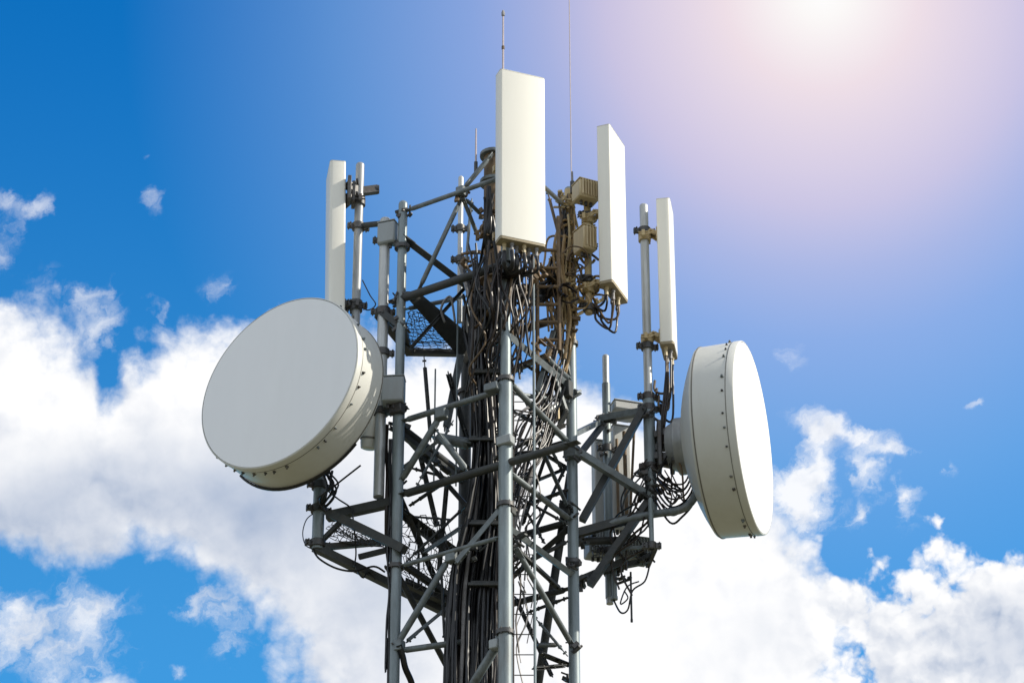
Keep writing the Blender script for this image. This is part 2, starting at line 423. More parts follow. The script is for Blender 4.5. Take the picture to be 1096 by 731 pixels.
poleC, xC = pole(691, 300, .55, 221, 548, .048, 'pipe', 'tall slim pole carrying the rightmost narrow panel antenna and the right dish', (248, 371, 425, 437, 500, 525), yaw=.2)
poleD, xD = pole(649, 430, .95, 382, 646, .038, 'pipe', 'short bright stub pole topped in white standing left of the right dish', (449, 480, 590, 612), yaw=.3)
poleE, xE = pole(341, 550, .12, 420, 588, .062, 'leg', 'dark pole stub at the outer end of the left platform holding the left dish', (545, 520, 582), yaw=.4)
poleF, xF = pole(493, 230, .4, 191, 345, .030, 'pipe', 'thin pole rising behind the top left braces next to the short whip', (245, 278))
poleG, xG = pole(697, 560, .35, 535, 586, .026, 'leg', 'thin short pipe hanging below the pole of the right dish', (584,))
poleH, xH = pole(629, 250, .0, 200, 336, .040, 'flarepole', 'flare-tinted tan pole behind the second panel antenna carrying two radio boxes', (232, 262, 300, 330), yaw=.6)
# a thicker sleeve on the right pole
MB().tube([(xC, .55, zrow(548, .55)), (xC, .55, zrow(428, .55))], .064, 18).build('sleeve', M['leg'], poleC)
MB().tube([(xD, .95, zrow(640, .95)), (xD, .95, zrow(411, .95))], .046, 18).build('sleeve', M['leg'], poleD)

def arm(p0, p1, w, label, kind='bar', m='dark', cat='strut', name='support_arm', group='support arms bolted to the tower', roll=.1):
    b = MB()
    if kind == 'tube': b.tube([p0, p1], w / 2, 12)
    elif kind == 'bar': b.bar(p0, p1, w, w * .8, roll)
    else: b.angle(p0, p1, w, w * .14, roll)
    d = (p1 - p0).normalized(); x, y, a = frame(d)
    for q in (p0 + d * .05, p1 - d * .05):
        b.tube([q - x * w * .62, q + x * w * .62], .011, 6)
    return tag(b.build(name, M[m]), label, cat, group)
arm(at(384, 242, .05), at(412, 239, -.12), .065, 'short dark arm joining the leftmost pole to the next pole near its top', 'tube')
arm(at(409, 258, -.14), on('L', 262), .07, 'short dark clamp arm between the box pole and the left tower leg, near the top')
arm(at(408, 334, -.14), on('L', 349), .09, 'dark clamp arm from pale box pole to left tower leg, above the left dish')
arm(at(408, 440, -.14), on('L', 440), .09, 'lowest dark clamp arm from pale box pole to left leg, beside the dish')

# ------------------------------------------------------------------ panel antennas
def panel(px, ytop, ybot, Y, psi, w, d, label, side, pole_xy, pole_r, bys, ncon, tilt=0.0, capmat='cap', fch=None):
    n = V((math.sin(psi), -math.cos(psi), 0)); t = V((math.cos(psi), math.sin(psi), 0))
    c0 = at(px, ybot, Y); zb = c0.z; zt = zrow(ytop, Y)
    c = c0 - t * side * w / 2 - n * d / 2
    root = thing('panel_antenna', V((c.x, c.y, zb)), label, 'antenna', 'tall panel antennas on the tower')
    prof = []
    ch = min(.022, d * .2)
    for (sx, sy) in ((-1, -1), (1, -1), (1, 1), (-1, 1)):
        cq = fch if (fch and sy > 0) else ch
        cx, cy = sx * (w / 2 - cq), sy * (d / 2 - cq)
        a0 = math.atan2(sy, sx) - math.pi / 4
        for k in range(4):
            a = a0 + k * math.pi / 6; prof.append((cx + cq * math.cos(a), cy + cq * math.sin(a)))
    hh = zt - zb
    tz = (Z + n * math.tan(tilt)).normalized()
    o = V((c.x, c.y, zb))
    MB().prism(prof, o, t, n, tz, .030, hh - .014).build('radome', M['radome'], root)
    MB().prism([(p[0] * .985, p[1] * .97) for p in prof], o, t, n, tz, 0, .0295).build('end_cap', M[capmat], root)
    MB().prism([(p[0] * 1.004, p[1] * 1.01) for p in prof], o, t, n, tz, hh - .0135, hh, .006).build('end_cap', M['radome'], root)
    cons = []
    for i in range(ncon):
        u = (i + .5) / ncon - .5
        p = o + t * u * w * .8 + n * (.022 if i % 2 else -.022)
        q = p - tz * random.uniform(.09, .13)
        b = MB().tube([p, p - tz * .035], .024, 10); b.tube([p - tz * .035, q], .017, 10); b.tube([q + tz * .03, q], .022, 6)
        b.build('connector', M['grey'] if i % 3 else M['tan'], root); cons.append(q)
    for py in bys:
        z = zrow(py, Y); back = o + tz * (z - zb) - n * (d / 2)
        pp = V((pole_xy[0], pole_xy[1], z - .03))
        b = MB()
        b.box(back - n * .012, t, n, Z, w * .42, .02, .16, .004)
        for sg in (-1, 1):
            mid = back.lerp(pp, .5) + t * sg * .05 + Z * .05
            b.bar(back - n * .02 + t * sg * .06, mid, .030, .05)
            b.bar(mid, pp + t * sg * .045 + Z * .0, .030, .05)
        b.add(*(lambda m: (m.v, m.f))(clamp_mb(pp.x, pp.y, pp.z, pole_r, .09, psi)))
        b.tube([mid - t * .14, mid + t * .05], .012, 6)
        b.build('bracket', M['clamp'] if px < 500 else M['flarepole'], root)
    return root, cons, n, t
p1, con1, n1, t1 = panel(535.5, 73, 254, -1.32, R(21.5), .515, .165, 'widest and tallest white panel antenna standing at the front, cables hanging from its underside', -1,
                         (LEG['M'][0], LEG['M'][1]), LEG['M'][2], (160, 232), 6)
p2, con2, n2, t2 = panel(655.5, 132, 301, -.35, R(68), .50, .155, 'white panel antenna turned edgeways just right of the widest one, tan side towards us', -1,
                         (xH, .0), .045, (215, 290), 5)
p3, con3, n3, t3 = panel(721.5, 211, 367, .35, R(81), .38, .155, 'narrow cream panel antenna directly above the right dish, farthest right of the panels', -1,
                         (xC, .55), .048, (242, 352), 4, fch=.03)
p4, con4, n4, t4 = panel(352, 171, 333, -.12, R(-81), .46, .175, 'narrow white panel antenna rising from behind the left dish', 1,
                         (xA, .05), .048, (205, 318), 3, tilt=.022, fch=.03)

bb = MB(); a_ = at(371, 198, -.06); b_ = V((xA, .05, a_.z - .02)); c_ = at(404, 203, .12)
bb.bar(a_, b_, .06, .09); bb.bar(a_ - Z * .16, b_ - Z * .10, .05, .07); bb.bar(a_ + Z * .02, b_ - Z * .14, .04, .05); bb.bar(b_, c_, .075, .085)
bb.abox((a_.x + .03, a_.y, a_.z - .07), .04, .16, .30, .006, .1); bb.abox((xA - .065, .05, a_.z - .06), .04, .19, .26, .006, .1)
bb.tube([c_ - V((.03, 0, 0)), c_ + V((.02, 0, 0))], .052, 10)
for dz in (.05, -.12): bb.tube([V((xA - .02, -.10, a_.z + dz)), V((xA - .02, .2, a_.z + dz))], .013, 6)
bb.build('tilt_bracket', M['clamp'], p4)
# ------------------------------------------------------------------ microwave dishes
def dish(cx, cy, Y, nrm, rad, depth, label, hub_r, hub_len, nb, bowl=.26):
    c = at(cx, cy, Y); n = nrm; x, y, a = frame(n)
    root = thing('microwave_dish', c - n * (depth + bowl + hub_len), label, 'dish antenna', 'drum shaped microwave dishes')
    MB().lathe(c, n, [(rad * .992, -.012), (rad * .985, .004), (rad * .7, .010), (rad * .3, .013), (0, .014)], 96).build('radome', M['face'], root)
    MB().lathe(c, n, [(rad * .987, -.080), (rad * 1.002, -.080), (rad * 1.0055, -.076), (rad * 1.0055, -.006), (rad * 1.002, 0), (rad * .9935, .0045), (rad * .9935, -.011)], 96, True).build('rim', M['dish'], root)
    MB().lathe(c, n, [(rad * .975, -.0805), (rad * 1.000, -.0805), (rad * .990, -depth), (rad * .965, -depth)], 96, True).build('shroud', M['dish'], root)
    MB().lathe(c, n, [(rad * .979, -.089), (rad * 1.0025, -.089), (rad * 1.0025, -.083), (rad * .979, -.083)], 96, True).build('seam', M['seam'], root)
    sm = MB().lathe(c, n, [(rad * .97, -depth - .012), (rad * .996, -depth - .012), (rad * .996, -depth - .001), (rad * .97, -depth - .001)], 96, True).build('seam', M['seam'], root)
    pr = [(rad * .985, -depth - .013), (rad * .98, -depth - .035)]
    for k in range(1, 9):
        u = 1 - k / 8.5; pr.append((rad * .965 * u, -depth - .045 - bowl * (1 - u * u)))
    MB().lathe(c, n, pr, 96).build('reflector', M['dish'], root)
    ap = c - n * (depth + bowl)
    MB().lathe(ap, n, [(hub_r * .7, .16), (hub_r, .14), (hub_r, -hub_len * .55), (hub_r * .9, -hub_len * .6), (hub_r * .75, -hub_len), (hub_r * .2, -hub_len)], 32).build('hub', M['midpipe'], root)
    for j in range(nb):
        if random.random() < .15: continue
        k_ = random.uniform(.62, 1.0)
        t = 2 * math.pi * (j + random.uniform(-.3, .3)) / nb
        rdir = x * math.cos(t) + y * math.sin(t); td = n.cross(rdir)
        p = c + rdir * rad * 1.002 - n * (.112 + random.uniform(0, .012))
        b = MB().box(p, rdir, td, n, .020 * k_, .030 * k_, .036 * k_, .003)
        b.tube([p, p + rdir * .028 * k_], .012 * k_, 8)
        b.build('clip', M[random.choice(('clamp', 'seam', 'brace', 'clamp'))], root)
    return root, c, n, ap
nL = local_dir(300, 409, -.615, .450, -.648)
dL, cL, _, apL = dish(298.5, 409, -.70, nL, 1.005, .45, 'large drum dish at left with its grey shaded face turned towards us', .22, .22, 40)
nR = local_dir(806, 469, .975, .075, -.165)
dR, cR, _, apR = dish(806.5, 468.5, .30, nR, 1.035, .44, 'large drum dish at right seen almost side on with a sunlit white face', .31, .22, 36)
# mounts
m = MB(); hb = apL - nL * .24; pt = V((xE, .12, hb.z))
m.bar(hb + V((0, 0, .12)), pt + V((.05, 0, .12)), .09, .09); m.bar(hb - V((0, 0, .12)), pt + V((.05, 0, -.12)), .09, .09); m.tube([hb, pt], .06, 12)
m.build('mount_arm', M['brace'], dL)
m = MB(); hb = apR - nR * .15
for dz, dy in ((.16, -.1), (-.16, -.1), (.16, .12), (-.16, .12), (0, 0)):
    m.bar(hb + V((0, dy, dz)), V((xC + .05, .55 + dy * .5, hb.z + dz * .8)), .06, .07)
m.abox((xC + .10, .53, hb.z), .05, .24, .55, .01); m.abox((hb.x - .03, hb.y, hb.z), .05, .34, .5, .01)
m.build('mount_arm', M['clamp'], dR)
# steadying strut of the right dish
ss = smooth_path([at(622, 568, .5), at(665, 557, .5), at(700, 550, .45), at(727, 546, .3), at(740, 537, .3), at(748, 522, .35)], 5)
tag(MB().tube(ss, .042, 10).build('stay_bar', M['brace']), 'grey stay bar with a bent end reaching from the right leg under the right dish', 'strut')
# edge trim hanging under the left dish
tr = [cL - nL * (.458) + (frame(nL)[0] * math.cos(t) + frame(nL)[1] * math.sin(t)) * 1.016 for t in [i * math.pi / 40 for i in range(81)]]
low = sorted(range(len(tr)), key=lambda i: tr[i].z)[:22]
lo = [tr[i] for i in sorted(low)] if (max(low) - min(low) < 40) else [tr[i] for i in sorted(low, key=lambda i: (i + 40) % 80)]
MB().tube(lo, .015, 6).build('edge_trim', M['black'], dL)

# ------------------------------------------------------------------ radio boxes
def radio(px, py, Y, w, d, h, yaw, m, label, fins=True, name='radio_unit', cat='radio box', group='radio boxes on the tower', ports=3):
    c = at(px, py, Y); root = thing(name, c - Z * h / 2, label, cat, group)
    ax = V((math.cos(yaw), math.sin(yaw), 0)); ay = V((-math.sin(yaw), math.cos(yaw), 0))
    MB().box(c, ax, ay, Z, w, d, h, .014).build('housing', M[m], root)
    if fins:
        k = max(4, int(w / .035)); b = MB()
        for i in range(k): b.box(c + ax * ((i + .5) / k - .5) * w * .9 - ay * (d / 2 + .017), ax, ay, Z, .008, .03, h * .86)
        b.build('heat_sink', M[m], root)
    MB().box(c + Z * (h / 2 + .008), ax, ay, Z, w * 1.03, d * 1.05, .012, .003).build('lid', M[m], root)
    for i in range(ports):
        p = c - Z * h / 2 + ax * ((i + .5) / ports - .5) * w * .7
        MB().tube([p, p - Z * .05], .017, 8).build('port', M['clamp'], root)
    MB().box(c + ay * (d / 2 + .02), ax, ay, Z, w * .5, .04, h * .5, .004).build('bracket', M['clamp'], root)
    return root
radio(627, 207, -.12, .25, .20, .22, .45, 'tan', 'upper of two flare-tinted tan radio boxes left of the edgeways panel antenna', True)
radio(626, 259, -.14, .17, .22, .29, .55, 'tan', 'lower of two flare-tinted tan radio boxes left of the edgeways panel antenna', True)
radio(415, 251, -.17, .20, .13, .26, -.35, 'box', 'small grey box clamped to the top of the pale pole beside the left tower leg', False, ports=2)
radio(421, 419, -.30, .24, .16, .29, -.1, 'box', 'grey box between the left dish and the left tower leg', False, ports=3)
radio(643, 520, 1.3, .17, .14, 1.05, .3, 'white', 'slim pale cabinet behind the stub pole, left one of two', False, 'equipment_cabinet', 'cabinet')
radio(664, 513, 1.25, .20, .16, 1.25, .3, 'white', 'tall pale cabinet behind the dark diagonal arms, right one of two', False, 'equipment_cabinet', 'cabinet')
radio(678, 590, 1.0, .34, .26, .22, .3, 'box', 'finned grey radio box at the bottom of the right outrigger', True)
radio(640, 583, 1.1, .26, .22, .30, .3, 'box', 'grey finned radio box beside the right tower leg near the bottom of the outrigger', True)
radio(670, 441, 1.1, .36, .3, .10, .3, 'white', 'flat pale box lying on the beam between the stub pole and the right dish pole', False, ports=0)

# round hub unit below the left dish
hu = at(396, 462, .0); hub = thing('filter_unit', hu - Z * .2, 'round pale canister tucked between the left dish and the pale box pole', 'canister')
MB().lathe(hu - Z * .08, V((.1, -.25, 1)), [(.06, -.12), (.085, -.11), (.095, -.05), (.095, .2), (.08, .23), (.03, .24)], 20).build('body', M['dish'], hub)
MB().lathe(hu - Z * .08, V((.1, -.25, 1)), [(.0965, -.02), (.102, -.02), (.102, .0), (.0965, .0)], 20, True).build('band', M['seam'], hub)
MB().bar(hu, V((xB, -.12, hu.z)), .05, .08).build('bracket', M['clamp'], hub)

# ------------------------------------------------------------------ left lower platform and its mesh
def net(c00, c10, c11, c01, nu, nv, r, sag=0.0, jit=.012, seed=1):
    rnd = random.Random(seed); b = MB()
    def P(u, v):
        p = c00.lerp(c10, u).lerp(c01.lerp(c11, u), v)
        return p + Z * (-sag * 4 * u * (1 - u)) + V((rnd.uniform(-jit, jit), rnd.uniform(-jit, jit), rnd.uniform(-jit, jit)))
    G = [[P(i / nu, j / nv) for j in range(nv + 1)] for i in range(nu + 1)]
    for i in range(nu + 1): b.tube(G[i], r, 4, False)
    for j in range(nv + 1): b.tube([G[i][j] for i in range(nu + 1)], r, 4, False)
    return b
e0 = at(341, 553, .12); e1 = at(341, 585, .12)
pl = thing('outrigger_platform', V((e0.x, .12, e1.z)), 'dark triangular outrigger platform with wire mesh under the left dish', 'platform', 'platforms reaching out from the tower')
def pbeam(p0, p1, w, par, m='dark', kind='bar', roll=.1): 
    b = MB()
    b.bar(p0, p1, w, w * .85, roll) if kind == 'bar' else (b.tube([p0, p1], w / 2, 10) if kind == 'tube' else b.angle(p0, p1, w, w * .15, roll))
    return b.build('beam', M[m], par)
pbeam(at(350, 553, .1), on('L', 531) + V((.03, .1, 0)), .105, pl)
pbeam(at(357, 551, .0), at(433, 588, -.32), .105, pl)
pbeam(at(336, 585, .12), at(482, 657, .6), .095, pl)
pbeam(at(340, 586, .12), at(408, 580, .3), .07, pl)
pbeam(at(384, 596, .2), at(428, 585, .1), .05, pl, kind='angle')
pbeam(at(346, 577, .12), at(370, 553, .0), .045, pl, kind='angle')
pbeam(at(418, 596, .1), at(418, 560, .1), .05, pl, kind='tube')
net(at(347, 575, .10), at(415, 585, .25), at(405, 580, .05), at(360, 560, .02), 12, 7, .0045, .03, .02, 3).build('wire_mesh', M['mesh'], pl)
net(at(350, 566, .3), at(404, 579, .5), at(402, 570, .3), at(360, 556, .2), 12, 5, .004, .03, .02, 4).build('wire_mesh', M['mesh'], pl)
# mesh inside the tower
mp = thing('mesh_guard', at(434, 640, .2), 'loose sagging wire mesh hung between the left leg and the cable bundle', 'wire mesh')
net(at(432, 552, .0), at(432, 622, .0), at(484, 648, .5), at(482, 556, .5), 14, 13, .0045, .05, .03, 7).build('wire_mesh', M['mesh'], mp)
MB().tube([at(432, 552, .0), at(482, 556, .5)], .012, 6).build('wire', M['mesh'], mp)
MB().angle(at(432, 604, .0), at(484, 640, .5), .06).build('rail', M['dark'], mp)
MB().angle(at(432, 622, .1), at(490, 650, .6), .07).build('rail', M['dark'], mp)
# upper grating platform
up = thing('grating_platform', at(470, 385, .3), 'dark triangular grating platform between left leg and cable bundle, seen from below', 'platform', 'platforms reaching out from the tower')
b = MB(); q = [at(434, 317, -.18), at(447, 317, -.18), at(513, 372, .45), at(500, 392, .45)]
b.add([p + Z * dz for dz in (0, .06) for p in q], [(3, 2, 1, 0), (4, 5, 6, 7), (0, 1, 5, 4), (1, 2, 6, 5), (2, 3, 7, 6), (3, 0, 4, 7)]).build('plate', M['dark'], up)
pbeam(at(434, 377, .55), at(492, 378, .55), .075, up)
pbeam(at(430, 345, .0), at(438, 378, .55), .07, up)
pbeam(at(405, 336, -.05), at(440, 378, .5), .09, up)
net(at(436, 334, -.05), at(436, 374, .5), at(490, 376, .5), at(450, 334, .0), 22, 6, .0045, .03, .018, 9).build('grating', M['mesh'], up)

# ------------------------------------------------------------------ right outrigger
ro = thing('side_platform', at(650, 620, .6), 'grey and dark outrigger frame of crossing beams between the right leg and the right dish', 'frame', 'platforms reaching out from the tower')
pbeam(on('R', 480), at(694, 531, .5), .085, ro, 'brace')
pbeam(at(689, 437, .5), at(623, 557, .47), .085, ro, 'dark')
pbeam(at(695, 535, .5), at(631, 626, .55), .085, ro, 'dark')
pbeam(at(616, 571, .45), at(700, 548, .6), .10, ro, 'dark')
pbeam(at(618, 579, .6), at(668, 578, .7), .085, ro, 'dark', 'tube')
pbeam(at(616, 622, .5), at(668, 600, .8), .085, ro, 'dark')
pbeam(at(640, 610, .9), at(694, 600, .9), .07, ro, 'dark')
pbeam(on('R', 466), at(645, 450, .9), .06, ro, 'brace')
pbeam(at(616, 492, .4), at(647, 452, .9), .06, ro, 'dark')
pbeam(at(640, 449, .9), at(690, 440, .6), .085, ro, 'brace')
pbeam(at(693, 606, .9), at(703, 583, .5), .045, ro, 'dark')
pbeam(at(662, 587, .6), at(700, 585, .35), .04, ro, 'brace')
pbeam(at(660, 470, 1.1), at(662, 560, 1.1), .035, ro, 'rustflare', 'tube')
pbeam(at(668, 462, 1.0), at(671, 562, 1.0), .045, ro, 'rustflare', 'tube')
pbeam(at(679, 455, .9), at(675, 540, .9), .030, ro, 'rustflare', 'tube')
net(at(634, 597, .8), at(692, 592, .8), at(690, 578, 1.1), at(636, 582, 1.1), 16, 5, .005, .0, .01, 13).build('wire_mesh', M['mesh'], ro)
# lower pipes hanging from it
for (px, y0, y1, Y, r, m_, lab) in ((657, 604, 641, .9, .030, 'leg', 'short grey pipe stub hanging under the right outrigger beside a white one'),
                                  (675, 612, 665, .8, .011, 'dark', 'thin dark rod hanging lowest under the right outrigger'),):
    x = at(px, y0, Y).x; t = MB().tube([(x, Y, zrow(y0, Y)), (x, Y, zrow(y1, Y))], r, 12); t.tube([(x, Y, zrow(y1, Y) + .03), (x, Y, zrow(y1, Y) - .005)], r * 1.2, 12)
    tag(t.build('hanging_pipe', M[m_]), lab, 'pipe')

# ------------------------------------------------------------------ whips
def whip(px, py, Y, ytop, ybase, r, label, m='whip', tip=True):
    x = at(px, py, Y).x; zb = zrow(ybase, Y); zt = zrow(ytop, Y)
    t = thing('whip_antenna', V((x, Y, zb)), label, 'whip antenna')
    MB().tube([(x, Y, zb), (x, Y, zb + (zt - zb) * .72), (x, Y, zt)], [r, r * .85, r * .7], 8).build('rod', M[m], t)
    MB().tube([(x, Y, zb - .05), (x, Y, zb + .10)], r * 1.9, 10).build('base', M['clamp'], t)
    if tip:
        MB().lathe(V((x, Y, zt)), Z, [(r * .7, -.05), (r * 1.5, -.04), (r * 1.6, 0), (r * .8, .03), (0, .04)], 8).build('tip', M['grey'], t)
        MB().tube([(x, Y, zb + (zt - zb) * .72 - .02), (x, Y, zb + (zt - zb) * .72 + .02)], r * 1.35, 8).build('joint', M['rustflare'], t)
whip(538.5, 40, -.94, 14, 150, .0125, 'short whip antenna rising behind the widest panel antenna')
whip(610, 60, .22, -170, 206, .0062, 'very thin tall whip antenna running out of the top of the picture', 'whip')
whip(509.5, 150, -.5, 138, 182, .011, 'small whip antenna on the sloping brace left of the widest panel', 'whip', False)
whip(612.5, 190, -.05, 184, 203, .014, 'tiny white whip stub on top of the flare-tinted tan radio box', 'grey', False)

# ------------------------------------------------------------------ feeder cables
ROWS = [(790, 476, 531), (740, 477, 532), (690, 478, 533), (640, 481, 534), (600, 487, 536), (555, 499, 538), (510, 506, 538), (465, 507, 537),
        (420, 503, 536), (380, 500, 537), (345, 498, 545), (312, 497, 556), (285, 499, 570)]
NF = 76
FL = 'dark feeder cable in the thick vertical bundle running down inside the tower'
for k in range(NF):
    u = (k + .5) / NF + random.uniform(-.03, .03); wd = random.random()
    Yc = -.15 + (wd - .5) * .75
    pts = []; ph = random.uniform(0, 6); amp = random.uniform(.5, 2.4); fr = random.uniform(.010, .022)
    u2 = min(1, max(0, random.random()))
    for (py, a, b_) in ROWS:
        s_ = max(0, min(1, (540 - py) / 160)); uu = u * (1 - s_) + (u * .5 + u2 * .5) * s_
        px = a + (b_ - a) * uu + amp * math.sin(py * fr + ph) + random.uniform(-.7, .7)
        pts.append(at(px, py, Yc + .05 * math.sin(py * .013 + ph * 2)))
    base = pts[0].copy(); pts.insert(0, V((base.x, base.y, base.z - 3.0))); pts.insert(0, V((base.x, base.y, .02)))
    kind = k % 5
    if kind == 0 and con1:
        q = con1[(k // 5) % len(con1)]; pts = pts[:-1] + [at(530 + random.uniform(0, 30), 300, -.9), q - Z * .18, q]
    elif kind == 1:
        pts = pts[:-1] + [at(575, 315 + random.uniform(-12, 14), -.2), at(598 + random.uniform(-5, 5), 290 + random.uniform(-20, 20), .1), at(606 + random.uniform(-5, 5), 250 + random.uniform(-25, 25), .08)]
    elif kind == 2:
        pts = pts[:-1] + [at(524 + random.uniform(-6, 5), 255, -.6), at(524 + random.uniform(-6, 5), 205 + random.uniform(-10, 30), -.6)]
    elif kind == 3:
        cut = random.choice((9, 10, 11)); pts = pts[:cut + 2] + [at(500 + random.uniform(-12, 20), ROWS[cut][0] - 30, -.1)]
    mt = random.choice(('black', 'black', 'black', 'black', 'black', 'grey' if k % 6 == 0 else 'brown'))
    cable('feeder_cable', pts, random.uniform(.013, .023), M[mt], FL, group='feeder cables in the main bundle', sub=5)
# slim cables climbing the trunk behind the two front panels
for k in range(16):
    px = 603 + random.uniform(-9, 12); Y = .08 + random.uniform(-.12, .1); pts = []
    for py in range(450, 205, -22): pts.append(at(px + 4 * math.sin(py * .03 + k) + random.uniform(-2, 2) - (max(0, py - 350) * .25 * random.uniform(.5, 1.3)), py, Y))
    cable('riser_cable', pts[random.choice((0, 1, 3, 4)):len(pts) - random.choice((0, 1, 2))], random.uniform(.010, .021), M[random.choice(('flaregold', 'flaregold', 'flarecable', 'flarepole'))],
          'flare-tinted brown riser cable strapped up the trunk left of the edgeways panel antenna', group='riser cables between the two front panels')
# sweeping cables from the trunk down to the main bundle
for k in range(26):
    a = (random.uniform(585, 607), random.uniform(345, 420)); e = (random.uniform(538, 560), random.uniform(440, 560)); Y0 = random.uniform(-.1, .2)
    mid = ((a[0] + e[0]) / 2 + random.uniform(-8, 10), (a[1] + e[1]) / 2 + random.uniform(8, 34))
    cable('branch_cable', [at(*a, Y0), at((a[0] * 2 + mid[0]) / 3, (a[1] * 2 + mid[1]) / 3 + 10, Y0 - .1), at(*mid, -.3), at(*e, -.45), at(e[0] - 8, e[1] + 40, -.4)],
          random.uniform(.007, .012), M[random.choice(('black', 'brown', 'grey'))], 'thin branch cable sweeping from the right trunk down to the main bundle', group='branch cables right of the front leg')
for k in range(16):
    x = random.uniform(547, 572); y = random.uniform(262, 330); Y = random.uniform(-1.0, -.4); l = random.uniform(60, 150)
    cable('loose_cable', [at(x, y, Y), at(x + random.uniform(-9, 8), y + l * .3, Y), at(x + random.uniform(-14, 6), y + l * .65, Y + .1), at(x - random.uniform(0, 26), y + l, Y + .2)],
          random.uniform(.008, .016), M[random.choice(('brown', 'black', 'black', 'flarecable', 'brown'))], 'loose dark cable hanging in the tangle below the widest panel antenna', group='loose cables below the widest panel')
for k in range(14):
    x = random.uniform(497, 545); y = random.uniform(250, 330); Y = random.uniform(-1.08, -.7); l = random.uniform(80, 170)
    cable('loose_cable', [at(x, y, Y), at(x + random.uniform(-5, 6), y + l * .35, Y), at(x + random.uniform(-6, 5), y + l * .7, Y + .15), at(x + random.uniform(-12, 6), y + l, Y + .3)],
          random.uniform(.008, .015), M[random.choice(('brown', 'black', 'black', 'brown'))], 'loose dark cable hanging over the bundle left of the front leg', group='loose cables over the main bundle')
for k in range(24):
    x = random.uniform(546, 573); y = random.uniform(470, 640); l = random.uniform(40, 110); Y = random.uniform(-.5, -.2)
    cable('loose_cable', [at(x, y, Y), at(x + random.uniform(-6, 10), y + l * .3, Y), at(x + random.uniform(-10, 10), y + l * .6, Y), at(x + random.uniform(-6, 6), y + l, Y)],
          random.uniform(.005, .010), M[random.choice(('grey', 'black', 'brown'))], 'thin loose cable dangling by the ladder behind the front leg', group='loose cables by the ladder')
# cable clips on bundle
for py in (330, 398, 470, 560, 625):
    b = MB().box(at(520, py, -.55), V((1, 0, 0)), V((0, 1, 0)), Z, .36, .03, .035, .004); b.box(at(520, py, -.50), V((1, 0, 0)), V((0, 1, 0)), Z, .30, .06, .05)
    tag(b.build('cable_clamp', M['dark']), 'dark clamp bar strapping the main cable bundle together', 'clamp', 'clamp bars across the main bundle')
# jumpers under antennas
def jumper(q, target, drop, lab, grp, r=.012, m='brown', out=V((0, 0, 0))):
    mid = (q + target) / 2 + out; mid.z = min(q.z, target.z) - drop
    cable('jumper_cable', [q + Z * .01, q - Z * .10, mid, target - Z * .05, target + Z * .08], r, M[m], lab, group=grp)
for i, q in enumerate(con2):
    jumper(q, at(632 + i * 3, 330 + random.uniform(-15, 12), .0), random.uniform(.05, .3), 'brown jumper cable looping under the edgeways panel antenna', 'jumper cables under the edgeways panel', .013, 'flarecable' if i % 2 else 'brown', V((.05, 0, 0)))
for i, q in enumerate(con3):
    jumper(q, V((xC + .07 + .02 * i, .5, q.z - .35 - .1 * i)), random.uniform(.0, .1), 'brown jumper cable looping under the narrow antenna above the right dish', 'jumper cables under the rightmost panel', .014, 'brown' if i % 2 else 'flarecable', V((.05, 0, 0)))
for i in range(3):
    cable('jumper_cable', [at(713 + i, 398, .4), at(711 + 2 * i, 420, .45), at(708 + i * 2, 450, .45), at(705, 480 + 10 * i, .45)], .012, M['brown'],
          'brown cable dropping from the narrow antenna to the hub of the right dish', group='cables dropping to the right dish hub')
for i in range(11):
    a = at(702 + random.uniform(-3, 14), 455 + random.uniform(0, 60), .45 + random.uniform(-.1, .1)); e = at(712 + random.uniform(-8, 25), 505 + random.uniform(0, 35), .4)
    cable('jumper_cable', [a, a.lerp(e, .3) + V((random.uniform(-.1, .15), 0, -.1)), a.lerp(e, .7) + V((random.uniform(-.1, .15), 0, -.15)), e], random.uniform(.007, .013), M[random.choice(('brown', 'black', 'rustflare'))],
          'tangled dark cable behind the hub of the right dish', group='tangled cables behind the right dish')
for i in range(6):
    yy = 500 + i * 6
    cable('jumper_cable', [at(698, yy, .5), at(712 + i, yy + 14 + 3 * i, .4), at(730, yy + 18 + i, .35), at(738 + i, yy + 6, .35), at(742, yy - 14, .42)], random.uniform(.007, .012), M['black' if i % 2 else 'brown'],
          'dark cable looping from the pole to the underside of the right dish', group='cables looping under the right dish')
for i in range(9):
    a = at(690 + random.uniform(-5, 5), 520 + random.uniform(-30, 40), .45)
    cable('jumper_cable', [a, a + V((random.uniform(-.2, .1), 0, -.25)), a + V((random.uniform(-.35, .05), .1, -.45)), a + V((random.uniform(-.4, 0), .2, -.75))], random.uniform(.008, .014), M[random.choice(('black', 'dark', 'brown'))],
          'dark cable hanging through the right outrigger frame', group='cables hanging in the right outrigger')
cable('drop_cable', [at(656, 640, .9), at(664, 655, .9), at(672, 652, .85), at(677, 632, .8), at(690, 622, .8), at(695, 606, .8)], .010, M['black'], 'black cable looping lowest below the right outrigger')
cable('drop_cable', [at(668, 632, .9), at(672, 640, .9), at(664, 646, .9), at(671, 628, .85), at(684, 622, .8)], .008, M['black'], 'small curled black cable under the right outrigger beside the hanging rod')
